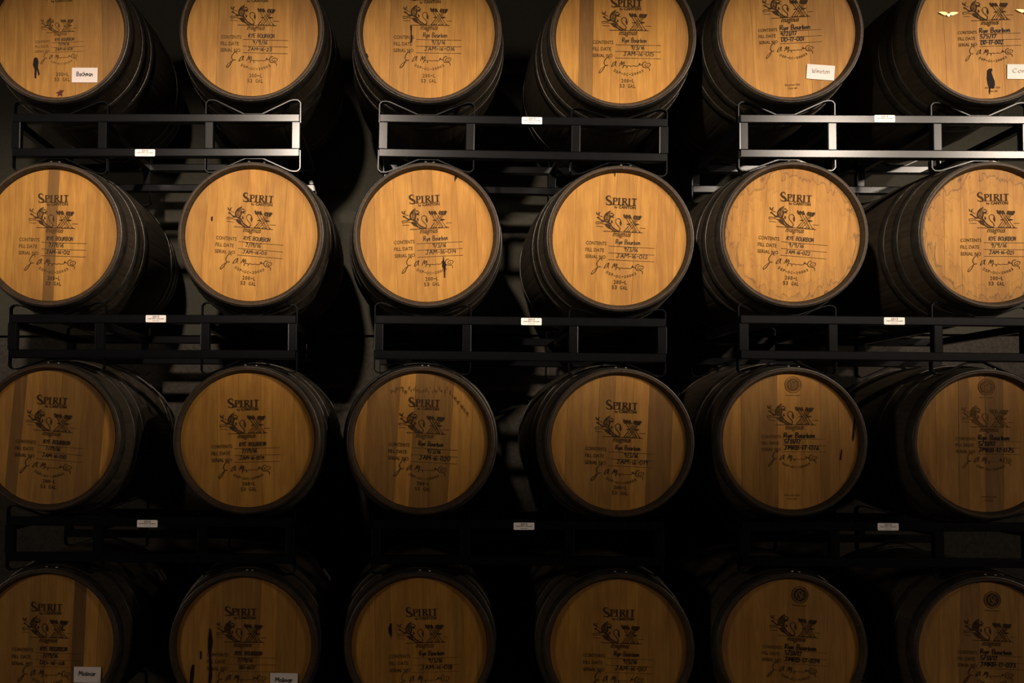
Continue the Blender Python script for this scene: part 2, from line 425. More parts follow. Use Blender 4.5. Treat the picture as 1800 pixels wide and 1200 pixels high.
def P3(*p):                    # emblem, sketched at 19.565 units a pixel
    r = R_(3.2); out = []
    for u, v in p:
        x, y = 700 + u / 19.565 - 754, -(362 + v / 19.565 - 408)
        out.append((x * math.cos(r) + y * math.sin(r), -x * math.sin(r) + y * math.cos(r)))
    return out
def lion():
    g = Flat()
    g.poly(P3((590, 70), (535, 108), (480, 142), (430, 198), (398, 258), (374, 320), (380, 385), (400, 432), (468, 440), (440, 392), (425, 340), (445, 282), (480, 240), (512, 205), (500, 190), (545, 165), (582, 122)))
    g.ribbon(P3((560, 185), (500, 250), (470, 330), (484, 415)), [1.2, 1.3, 1.2, 1.4], True)
    g.ribbon(P3((600, 205), (540, 270), (515, 350), (530, 430)), [.8, 1.2, 1.1, 1.4], True)
    g.poly(P3((575, 235), (622, 262), (615, 330), (602, 400), (592, 470), (538, 472), (555, 400), (560, 320)))
    g.ribbon(P3((540, 190), (600, 160), (655, 165), (705, 200)), .7, True)
    g.poly(P3((620, 150), (682, 166), (662, 190), (610, 180)))
    g.poly(P3((640, 240), (690, 228), (716, 198), (732, 220), (702, 260), (692, 302), (650, 312), (622, 280)))
    g.ribbon(P3((690, 300), (735, 312)), .7)
    g.poly(P3((145, 345), (200, 330), (240, 370), (300, 420), (345, 440), (425, 436), (560, 466), (640, 515), (612, 545), (520, 512), (440, 482), (362, 502), (318, 482), (280, 442), (220, 402), (150, 378)))
    g.ribbon(P3((118, 180), (138, 240), (185, 268)), [1.0, 1.9, 1.2], True)
    g.ribbon(P3((246, 163), (202, 212), (216, 262)), [.7, 1.7, 1.3], True)
    g.ribbon(P3((180, 265), (240, 302), (335, 322)), .7, True)
    g.ribbon(P3((225, 518), (142, 520), (130, 560), (162, 590), (230, 570), (300, 552), (430, 566)), .85, True)
    g.ribbon(P3((150, 515), (240, 510), (360, 505)), .7)
    g.poly(P3((600, 500), (642, 520), (682, 590), (742, 650), (832, 700), (900, 735), (985, 766), (960, 792), (880, 772), (800, 732), (720, 690), (662, 622), (620, 560)))
    g.poly(P3((432, 562), (500, 538), (560, 545), (612, 585), (640, 642), (690, 702), (765, 742), (856, 775), (840, 802), (760, 792), (700, 744), (620, 712), (540, 680), (478, 630)))
    g.ribbon(P3((560, 520), (600, 560), (640, 615)), .6)
    g.poly(P3((650, 398), (692, 440), (702, 500), (670, 512), (640, 470)))
    g.ribbon(P3((938, 748), (975, 700), (960, 640), (900, 580), (840, 520), (800, 450), (802, 380), (850, 332), (912, 332), (960, 370), (975, 415)), [1.4, 1.3, 1.1, 1.0, 1.0, 1.0, 1.0, 1.0, 1.1, 1.3, 1.2], True)
    g.poly(P3((948, 408), (986, 410), (1012, 470), (1002, 560), (985, 582), (955, 520), (938, 460)))
    for a, b in ((150, 190), (205, 250), (265, 310), (325, 378)): g.ribbon(P3((a, 664), (b, 662)), .75)
    return g

def arrows():
    g = Flat()
    g.poly(P3((1035, 168), (1075, 148), (1108, 200), (1134, 300), (1092, 292), (1052, 235)))
    g.poly(P3((1122, 178), (1168, 152), (1202, 210), (1192, 292), (1148, 300), (1122, 240)))
    g.poly(P3((1206, 180), (1258, 148), (1302, 212), (1330, 268), (1262, 292), (1222, 272), (1200, 222)))
    g.poly(P3((1376, 240), (1408, 160), (1440, 148), (1462, 300), (1424, 292), (1388, 272)))
    g.poly(P3((1450, 150), (1490, 170), (1528, 148), (1546, 306), (1476, 302)))
    g.poly(P3((1540, 152), (1562, 170), (1610, 142), (1672, 174), (1642, 232), (1602, 300), (1560, 308)))
    for a, b in (((1150, 300), (1470, 722)), ((1235, 290), (1555, 705)), ((1300, 250), (1652, 722)),
                 ((1425, 290), (1130, 722)), ((1480, 300), (1222, 722)), ((1545, 305), (1300, 722))):
        g.ribbon(P3(a, b), .72)
    for a, b in (((1172, 320), (1262, 440)), ((1415, 560), (1500, 700)), ((1250, 560), (1160, 705)), ((1500, 330), (1420, 440))): g.ribbon(P3(a, b), .5)
    g.poly(P3((1175, 482), (1276, 448), (1292, 490), (1200, 505)))
    g.poly(P3((1440, 450), (1520, 430), (1622, 455), (1540, 492), (1440, 492)))
    for u in (1135, 1215, 1290, 1400, 1510, 1650): g.poly(P3((u - 36, 762 - (u - 1100) * .06), (u - 10, 722 - (u - 1100) * .06), (u + 14, 728 - (u - 1100) * .06), (u + 38, 756 - (u - 1100) * .06)))
    u = 415
    for w in (110, 100, 90, 120, 130, 60, 90, 120, 110, 120, 90, 60):
        f = lambda q: 811 - (q - 420) * .0595
        if u + w < 1760: g.ribbon(P3((u, f(u)), (u + w, f(u + w))), 1.0)
        u += w + 20
    for a, b in ((1640, 1690), (1705, 1750), (1765, 1830)): g.ribbon(P3((a, 578 - (a - 1640) * .06), (b, 578 - (b - 1640) * .06)), .75)
    return g

def form():
    g = Flat()
    for i, (s, w) in enumerate((('CONTENTS', 36), ('FILL DATE', 32.5), ('SERIAL NO', 35.5))):
        y = -15.5 - 11.9 * i
        g.add(text(s, w, 6.2, 0.004), -62 + w / 2, y)
        g.rect(-22, y - 4.4, 58, y - 3.7)
    return g

def word(): return text('magnus', 32, 9.2, 0.012, 0.32)

def P4(*p):
    r = R_(5.0); out = []
    for u, v in p:
        x, y = 370 + u / 12 - 443, -(410 + v / 12 - 407)
        out.append((x * math.cos(-r) + y * math.sin(-r), -x * math.sin(-r) + y * math.cos(-r)))
    return out
def signature():
    g = Flat()
    g.ribbon(P4((442, 475), (430, 436), (392, 442), (342, 500), (325, 560), (346, 592), (320, 650), (268, 722), (222, 756), (205, 742), (240, 690), (300, 642), (370, 606)), [.8, 1.1, 1.2, 1.15, 1.2, 1.1, 1.2, 1.25, 1.3, 1, .8, .7, .8], True)
    g.ribbon(P4((362, 612), (385, 600), (382, 612), (412, 606)), .85)
    g.ribbon(P4((585, 534), (525, 560), (478, 628), (492, 640), (540, 606), (584, 538), (562, 596), (572, 636)), [1, 1.1, 1.25, .9, .8, 1.1, 1.2, .9], True)
    g.ribbon(P4((640, 640), (672, 586), (704, 544), (694, 622), (744, 556), (752, 584), (712, 684), (724, 640), (764, 636)), [.9, 1.1, 1.3, 1.1, 1.25, 1.2, 1.1, .8, .8])
    g.ribbon(P4((764, 638), (800, 650), (796, 692), (812, 654), (850, 646), (890, 662), (940, 654), (985, 664), (1035, 664)), .85, True)
    g.ribbon(P4((1046, 664), (1074, 608), (1086, 640), (1058, 636), (1122, 652)), 1.0)
    g.ribbon(P4((1216, 592), (1172, 588), (1132, 640), (1152, 700), (1222, 712), (1290, 672), (1296, 636), (1242, 618), (1192, 640), (1186, 680), (1220, 688), (1248, 652)), [.9, 1.1, 1.3, 1.1, .9, .85, .9, .9, .9, .9, .8, .7], True)
    g.ribbon(P4((1232, 714), (1274, 742), (1270, 786)), .9, True)
    return g

def code_arc():
    g = Flat(); s = 'DSP-DC-20003'; Rr = 47.0; cy = -72.5 + Rr
    for i, ch in enumerate(s):
        a = (i - (len(s) - 1) / 2) * 0.098
        c = Flat()
        if ch == '-': c.rect(-1.6, -.5, 1.6, .5)
        else: c = text(ch, 3.3, 4.6, 0.012)
        g.add(c, 2 + Rr * math.sin(a), cy - Rr * math.cos(a), 1.0, a)
    return g

def capacity():
    g = Flat()
    def put(s, x, y):
        for ch in s:
            if ch == '-': g.rect(x - 1.7, y - .6, x + 1.7, y + .6)
            elif ch != ' ': g.add(text(ch, 3.5, 6.6, 0.01), x, y)
            x += 4.75
    put('200-L', -8.8, 4.6); put('53 GAL', -11.4, -4.8)
    return g

def maker():
    """large and small serif capitals over a rule, then a bold sans line"""
    g = Flat()
    def Z(x, y): return z1(x, y, 0.0)
    ox, oy = z1(847, 240, 0.0)
    def q(*p): return [(z1(a, b, 0)[0] - ox, z1(a, b, 0)[1] - oy) for a, b in p]
    k = 1 / 12.857
    g.ribbon(q((605, 195), (600, 155), (565, 140), (525, 160), (515, 200), (545, 235), (595, 262), (625, 300), (605, 335), (560, 340), (520, 325), (510, 290)),
             [v * k for v in (8, 14, 22, 34, 40, 44, 46, 42, 28, 18, 12, 8)], True)
    def stem(x, y0, y1, w=36, serif=60):
        g.poly(q((x - w / 2, y0), (x + w / 2, y0), (x + w / 2, y1), (x - w / 2, y1)))
        for y in (y0, y1): g.poly(q((x - serif / 2, y - 5), (x + serif / 2, y - 5), (x + serif / 2, y + 5), (x - serif / 2, y + 5)))
    T, B = 180, 322
    stem(680, T, B); stem(800, T, B); stem(890, T, B); stem(1030, T, B); stem(1140, T, B)
    g.ribbon(q((695, T), (735, 184), (750, 215), (735, 248), (695, 254)), [v * k for v in (10, 20, 30, 20, 10)], True)
    g.ribbon(q((905, T), (945, 184), (960, 212), (945, 242), (905, 248)), [v * k for v in (10, 20, 30, 20, 10)], True)
    g.ribbon(q((920, 248), (955, 290), (985, 325)), [v * k for v in (26, 34, 22)])
    g.poly(q((1085, 172), (1195, 172), (1190, 205), (1180, 186), (1098, 186), (1090, 205)))
    g.rect(-26.5, -7.9, 26, -7.3)
    g.add(text('by', 5.6, 5.0, 0.02), -8.6, -11.8)
    g.add(text('CANTON', 30, 5.0, 0.03), 11, -11.0)
    return g

def cooper_disc():
    g = Flat()
    c = lambda r, n=36: [(r * math.cos(2 * PI * i / n), r * math.sin(2 * PI * i / n)) for i in range(n)]
    g.poly(c(11.3)); r1 = c(13.8) ; r1.append(r1[0]); g.ribbon(r1, 1.1)
    for a, b in ((-12, -8), (-7, -4), (-3, 0.5), (2, 6), (7, 12)): g.ribbon([(a, -18.5), (b, -18.2)], 1.1)
    return g
def cooper_letters():
    g = Flat()
    def S(x, k): g.ribbon([(x + 1.9 * k, 4.2 * k), (x, 5.6 * k), (x - 2 * k, 3.4 * k), (x + 1.6 * k, -2.6 * k), (x, -5.4 * k), (x - 2.2 * k, -4 * k)], [.6, 1, 1.2, 1.3, 1, .6], True)
    g.ribbon([(-6, 4.2), (-6, -4.2)], 1.1); S(-.4, 1.35)
    g.ribbon([(7, 3), (5, 4.4), (3.3, 1.5), (3.3, -1.8), (5, -4.4), (7, -3)], [.6, 1, 1.2, 1.2, 1, .6], True)
    return g
def oak_line():
    return Flat().add(text('American Oak', 27, 3.6, 0.006), 0, 3.2).add(text('Char #3', 16, 3.6, 0.006), 0, -3.2)

def variants(f, name, mats): return {k: f.mesh(name, M[k]) for k in mats}
INKS = ('ink', 'ink_soft', 'ink_faded')
S_LION = variants(lion(), 'lion_emblem', INKS); S_ARROW = variants(arrows(), 'crossed_arrows_emblem', INKS)
S_FORM = variants(form(), 'printed_form', INKS); S_WORD = variants(word(), 'emblem_caption', INKS)
S_SIGN = variants(signature(), 'printed_signature', INKS); S_CODE = variants(code_arc(), 'permit_code', INKS)
S_CAP = variants(capacity(), 'capacity_stamp', INKS); S_MAKER = variants(maker(), 'maker_stamp', INKS)
S_DISC = variants(cooper_disc(), 'round_cooper_stamp', INKS); S_DLET = cooper_letters().mesh('stamp_letters', M['knock'])
S_OAK = variants(oak_line(), 'oak_stamp', INKS)

# ------------------------------------------------------------------ structure: wall and floor
WALL_Y = 1.06
zj = at(1725, 589, WALL_Y).z
def structure(name, verts, faces, mat):
    o = ob(name, fix_normals(mesh(name, verts, faces, mat))); o['kind'] = 'structure'; return o
wv, wf = box_geo(-6, 7, WALL_Y + 0.02, WALL_Y + 0.20, 0, 4.6)
wall = structure('wall_back', wv, wf, M['joint'])
box('wall_panel', M['wall_lo'], wall, -6, 7, WALL_Y, WALL_Y + 0.021, 0.0, zj - 0.006)
box('wall_panel', M['wall_up'], wall, -6, 7, WALL_Y - 0.004, WALL_Y + 0.021, zj + 0.006, 4.6)
fv, ff = box_geo(-6, 7, -6.5, WALL_Y + 0.2, -0.10, 0)
structure('floor', fv, ff, M['floor'])

# ------------------------------------------------------------------ barrel parts (local: axis along +Y, origin at the base of the bilge)
BL = 0.89; RE = 0.277; RB = 0.318; NST = 32
def rad(y): return RE + (RB - RE) * (1 - ((y - BL / 2) / (BL / 2)) ** 2)
def stave_mesh():
    ys = [0.0, 0.012, 0.05, 0.12, 0.20, 0.30, 0.445, 0.59, 0.69, 0.77, 0.84, 0.878, BL]
    h = PI / NST
    cols = [(-1.0, -0.0004), (-0.93, 0.0), (-0.4, 0.0), (0.4, 0.0), (0.93, 0.0), (1.0, -0.0004)]
    v = []; f = []; idx = []
    def ring(y, r):
        for (a, d) in cols:
            t = a * h * 0.998
            v.append(((r + d) * math.sin(t), y, (r + d) * math.cos(t)))
    rows = []
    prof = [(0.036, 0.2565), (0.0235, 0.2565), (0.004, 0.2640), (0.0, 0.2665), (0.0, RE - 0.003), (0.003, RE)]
    prof += [(y, rad(y)) for y in ys[1:-1]]
    prof += [(BL - 0.003, RE), (BL, RE - 0.003), (BL, 0.2665), (BL - 0.0235, 0.2565), (BL - 0.036, 0.2565)]
    for (y, r) in prof: ring(y, r)
    n = len(cols)
    for i in range(len(prof) - 1):
        for j in range(n - 1):
            f.append((i * n + j, i * n + j + 1, (i + 1) * n + j + 1, (i + 1) * n + j))
            idx.append(1 if (2 <= i < 5 or len(prof) - 7 < i < len(prof) - 3) else 0)  # inner chamfer wears stave colour to imitate the shade line inside the rim
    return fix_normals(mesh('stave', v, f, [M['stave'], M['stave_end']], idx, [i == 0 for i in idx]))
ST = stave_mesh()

def hoop_mesh(y0, y1, t=0.0022, name='hoop'):
    n = 72; v = []; f = []
    prof = [(y0, rad(y0) - 0.001), (y0, rad(y0) + t - .0008), (y0 + .0012, rad(y0 + .0012) + t), ((y0 + y1) / 2, rad((y0 + y1) / 2) + t + .0004), (y1 - .0012, rad(y1 - .0012) + t), (y1, rad(y1) + t - .0008), (y1, rad(y1) - 0.001)]
    k = len(prof)
    for i in range(n):
        a = 2 * PI * i / n
        for (y, r) in prof: v.append((r * math.sin(a), y, r * math.cos(a)))
    for i in range(n):
        for j in range(k - 1):
            f.append((i * k + j, i * k + j + 1, ((i + 1) % n) * k + j + 1, ((i + 1) % n) * k + j))
    return fix_normals(mesh(name, v, f, M['hoop'], None, True))
HOOPS = [hoop_mesh(0.005, 0.052), hoop_mesh(0.128, 0.166), hoop_mesh(0.216, 0.256),
         hoop_mesh(BL - 0.256, BL - 0.216), hoop_mesh(BL - 0.166, BL - 0.128), hoop_mesh(BL - 0.052, BL - 0.005)]
def rivet_mesh():
    v = []; f = []; n = 8
    for (r, z) in ((.0055, 0), (.005, .0022), (.003, .0036)):
        for i in range(n): v.append((r * math.cos(2 * PI * i / n), r * math.sin(2 * PI * i / n), z))
    v.append((0, 0, .004))
    for k in range(2):
        for i in range(n): f.append((k * n + i, k * n + (i + 1) % n, (k + 1) * n + (i + 1) % n, (k + 1) * n + i))
    for i in range(n): f.append((2 * n + i, 2 * n + (i + 1) % n, 3 * n))
    return mesh('rivet', v, f, M['rivet'], None, True)
RIV = rivet_mesh()
def rear_head():
    n = 48; v = []; f = []
    for y in (BL - 0.034, BL - 0.022):
        for i in range(n): v.append((0.2555 * math.cos(2 * PI * i / n), y, 0.2555 * math.sin(2 * PI * i / n)))
    f = [tuple(range(n)), tuple(range(n, 2 * n))[::-1]] + [(i, (i + 1) % n, n + (i + 1) % n, n + i) for i in range(n)]
    return fix_normals(mesh('rear_head', v, f, M['stave_end']))
REAR = rear_head()

def board_mesh(a, b, y, rot, Rh=0.2558):
    """one head board: the strip a < x < b of the head disc, edges eased, turned by rot"""
    g = 0.00012; a = max(a + g, -Rh + 1e-4); b = min(b - g, Rh - 1e-4)
    def outline(a, b, R):
        a = max(a, -R * .9999); b = min(b, R * .9999)
        t0, t1 = math.acos(b / R), math.acos(a / R); n = max(4, int((t1 - t0) / 0.10) + 2)
        up = [(R * math.cos(t0 + (t1 - t0) * i / n), R * math.sin(t0 + (t1 - t0) * i / n)) for i in range(n + 1)]
        return up + [(x, -z) for x, z in reversed(up)]
    e = 0.00035
    front = outline(a + e, b - e, Rh - e); mid = outline(a, b, Rh)
    n = min(len(front), len(mid)); front, mid = front[:], mid[:]
    if len(front) != len(mid): front = [(x * (1 - e / Rh), z * (1 - e / Rh)) for x, z in mid]
    n = len(mid); v = []
    c, s = math.cos(rot), math.sin(rot)
    for (L_, yy) in ((front, y), (mid, y + 0.0005), (mid, y + 0.011)):
        for (x, z) in L_: v.append((x * c + z * s, yy, -x * s + z * c + RB))
    f = [tuple(range(n))]
    for k in range(2): f += [(k * n + i, k * n + (i + 1) % n, (k + 1) * n + (i + 1) % n, (k + 1) * n + i) for i in range(n)]
    return fix_normals(mesh('head_board', v, f, M['head']))

# ------------------------------------------------------------------ the 24 barrels
# px centre | board cuts and tones | print data
ROWN = ('top row', 'second row', 'third row', 'bottom row')
U, Lw = 'RYE BOURBON', 'Rye Bourbon'
B = []
def bar(r, c, cx, cy, cuts, tones, **k): B.append(dict(r=r, c=c, cx=cx, cy=cy, cuts=cuts, tones=tones, **k))
# tones: 0 = plain oak, negative darker, positive lighter; 'g' greyness
bar(0, 0, 100, 54, (8, 44, 99, 130, 180), (-.05, -.12, -.02, -.06, 0, -.22), maker=(101, -9, -2), mag=(106, 61, -2.2), art=.73, cap=(109, 135, 0), wr=(U, '7/19/16', 'JAM-16-008'), g=.10, soft=1, lab='with a dark leak stain and a white card')
bar(0, 1, 442, 51, (383, 408, 438, 478, 514), (.02, -.14, .02, .06, .08, -.12), maker=(446, -9, 1), mag=(450, 51, 1.8), wr=(U, '9/9/16', 'JAM-16-23'), lab='dated 9/9/16, with a clean face')
bar(0, 2, 754, 54, (686, 720, 748, 800, 838), (0, -.08, .03, .05, .02, -.06), maker=(749, -7, 0), mag=(754, 51, 1.2), wr=(Lw, '9/3/16', 'JAM-16-016'), lab='with a short drip through its printed form')
bar(0, 3, 1096, 63, (1018, 1043, 1090, 1121, 1188), (.03, -.42, .04, .0, .07, -.1), maker=(1101, 5, 1), mag=(1104, 60, 1.5), wr=(Lw, '9/3/16', 'JAM-16-015'), lab='with one dark board left of its stamps')
bar(0, 4, 1390, 52, (1322, 1378, 1421, 1468), (-.05, .0, .07, -.12, -.05), mag=(1389, 37, -2.6), isc=(1385, -46), oak=(1393, 152), wr=(Lw, '4/21/17', 'DD-17-001'), lab='with a tilted white card low at right')
bar(0, 5, 1736, 54, (1660, 1717, 1761), (.08, .04, .10, -.06), mag=(1740, 42, -1.5), isc=(1732, -42), oak=(1745, 157), wr=(Lw, '5/5/17', 'DD-17-002'), lab='wearing two gold winged pins')
bar(1, 0, 86, 411, (24, 57, 80, 99, 150, 184), (.0, -.04, -.02, -.48, .07, .0, -.05), maker=(94, 348, 0), mag=(96, 407, 2), wr=(U, '7/19/16', 'JAM-16-012'), lab='with one dark board down its middle')
bar(1, 1, 440, 411, (360, 400, 428, 460, 497), (-.04, .10, .02, .14, .02, .06), maker=(454, 348, 4), mag=(443, 407, 5), wr=(U, '7/19/16', 'JAM-16-011'), lab='with its print tilted to the right')
bar(1, 2, 750, 412, (660, 695, 728, 764, 806, 838), (-.03, .08, .08, .0, .12, .08, .12), maker=(746, 349, -3), mag=(754, 408, -2.5), wr=(Lw, '9/3/16', 'JAM-16-014'), lab='with a pointed black leak over its signature')
bar(1, 3, 1091, 418, (1010, 1050, 1080, 1115, 1155, 1185), (.06, .05, .03, -.03, .05, -.01, .04), maker=(1092, 353, 3), mag=(1093, 414, 3.2), wr=(Lw, '9/3/16', 'JAM-16-013'), lab='with pale grain at upper left')
bar(1, 4, 1397, 411, (1302, 1342, 1385, 1430, 1489), (.02, .08, .06, .12, .10, .05), maker=(1399, 347, 4), mag=(1397, 407, 5.2), wr=(U, '9/9/16', 'JAM-16-022'), stain=1.2, lab='with wavy water marks around its rim')
bar(1, 5, 1747, 412, (1660, 1690, 1724, 1772, 1820), (.0, .06, .08, .02, .08, .0), maker=(1745, 346, 0), mag=(1751, 407, .6), wr=(U, '9/9/16', 'JAM-16-021'), stain=1.35, lab='with wavy water marks, cut by the right edge')
bar(2, 0, 82, 768, (17, 38, 62, 100, 180), (.04, -.32, .0, -.10, -.24, .18), maker=(92, 703, 3), mag=(91, 764, 4.6), wr=(U, '7/19/16', 'JAM-16-010'), g=.08, lab='with a pale board at its right edge')
bar(2, 1, 433, 773, (340, 383, 420, 460, 480, 517), (-.08, -.05, .03, -.02, .04, .02, -.06), maker=(428, 708, -1), mag=(434, 768, -1.2), wr=(U, '7/19/16', 'JAM-16-009'), lab='with an even brown face')
bar(2, 2, 740, 774, (642, 698, 725, 792, 828), (.06, -.22, .06, -.26, .04, -.04), maker=(746, 707, 2), mag=(747, 768, 3.3), wr=(Lw, '9/3/16', 'JAM-16-020'), g=.10, top=1, lab='with a smoky stain above its stamps')
bar(2, 3, 1090, 778, (995, 1050, 1078, 1110, 1138, 1180), (.0, -.08, -.22, -.04, .06, -.32, -.12), maker=(1093, 712, 3), mag=(1093, 775, 3), wr=(Lw, '9/3/16', 'JAM-16-019'), g=.10, lab='with grey boards at its right')
bar(2, 4, 1394, 776, (1303, 1367, 1408, 1442, 1475), (.03, -.20, .14, .04, -.10, -.02), mag=(1397, 753, .4), isc=(1394, 676), oak=(1392, 873), wr=(Lw, '5/31/17', 'JMRB-17-076'), soft=1, lab='with thin black drips at its right edge')
bar(2, 5, 1738, 780, (1645, 1685, 1703, 1732, 1764), (.06, .03, -.18, .02, -.28, .04), mag=(1739, 757, 1), isc=(1734, 680), oak=(1738, 876), wr=(Lw, '5/31/17', 'JMRB-17-075'), soft=2, lab='with a badly faded emblem')
bar(3, 0, 78, 1131, (-5, 50, 80, 127, 148, 171), (.0, -.06, -.18, -.06, -.42, .14, -.08), maker=(82, 1066, 1), mag=(85, 1127, 1.8), wr=(U, '7/19/16', 'DD-16-118'), g=.12, lab='with a white card at its lower right')
bar(3, 1, 427, 1137, (340, 368, 390, 457, 485, 520), (.0, .05, -.12, -.20, .04, -.12, -.04), maker=(423, 1074, 1), mag=(427, 1135, .8), wr=(U, '7/19/16', 'DD-007'), g=.10, lab='with long black drips down its left')
bar(3, 2, 737, 1138, (660, 688, 745, 798, 815, 838), (.04, -.05, -.03, .03, -.12, .04, -.08), maker=(741, 1075, -1), mag=(747, 1136, -1.5), wr=(Lw, '9/3/16', 'JAM-16-018'), g=.06, lab='with a small black chip left of its emblem')
bar(3, 3, 1089, 1141, (1020, 1054, 1088, 1120, 1141, 1171), (.02, -.08, -.02, .06, -.05, .02, -.10), maker=(1088, 1076, 1), mag=(1090, 1137, 2), wr=(Lw, '9/3/16', 'JAM-16-017'), g=.10, lab='with dull boards and no stains')
bar(3, 4, 1393, 1141, (1308, 1364, 1410, 1452, 1488), (.02, -.05, -.12, -.02, .0, -.05), mag=(1400, 1125, 4.2), isc=(1406, 1045), oak=(1394, 1240), wr=(Lw, '5/31/17', 'JMRB-17-074'), g=.14, lab='with a round black stamp at its top')
bar(3, 5, 1742, 1147, (1687, 1720, 1748, 1790), (.06, -.22, -.05, -.14, .0), mag=(1743, 1133, 2.4), isc=(1744, 1054), oak=(1742, 1246), wr=(Lw, '5/31/17', 'JMRB-17-073'), g=.16, lab='with a greyish face, cut by the right edge')

STAINS = {  # dried leaks, traced in photo pixels
 (0, 0): [[(60, 103), (63, 101), (66, 102), (68, 108), (67, 118), (70, 130), (68, 134), (65, 122), (64, 138), (61, 137), (61, 122), (58, 114)]],
 (0, 2): [[(721, 45), (724, 46), (723.5, 58), (725, 66), (724, 75), (721, 75), (722, 62)], [(641, 93), (646, 95), (648, 101), (643, 102)]],
 (0, 5): [[(1735.5, 124), (1738, 121), (1743, 120.5), (1744, 125), (1742, 126), (1744, 133), (1748, 143), (1748.5, 150), (1746, 156), (1742, 154), (1740.5, 157), (1739.6, 166), (1738.6, 166), (1738.4, 155), (1736, 147), (1734.5, 137)]],
 (1, 2): [[(779.5, 448), (781, 459), (784, 465), (783, 472), (782.5, 488), (780.5, 488), (780, 473), (777, 468), (778, 461)], [(799, 309), (804, 311), (801, 316), (799.5, 320), (799, 314)]],
 (1, 3): [[(1079, 300), (1082.5, 300), (1081, 310), (1080, 310)]],
 (1, 1): [[(371.5, 381), (374, 380), (374, 387), (372, 389), (371, 386)]],
 (2, 4): [[(1501, 720), (1502.5, 738), (1501.5, 766), (1499, 778), (1498, 770), (1500, 745)], [(1479, 788), (1480, 791), (1478.5, 808), (1476, 808)]],
 (3, 1): [[(368, 1103), (371, 1107), (374, 1128), (371, 1147), (371.5, 1165), (373, 1185), (370, 1206), (366, 1206), (368, 1182), (368, 1160), (366, 1140), (366, 1125)],
          [(338, 1167), (341.5, 1168), (341, 1185), (338, 1206), (333, 1206), (335, 1180)], [(352, 1142), (354.5, 1146), (354, 1158), (352, 1158)]],
 (3, 2): [[(687, 1094), (688.5, 1096), (688.5, 1122), (687, 1118), (683.5, 1112), (683, 1103)]],
}
STAR = [(105.3, 156.7), (106.7, 159.3), (113.3, 158.7), (109.3, 162.7), (109.3, 170), (105.3, 166.7), (101.3, 170), (102.7, 164), (98, 163.3), (104.7, 160.7)]

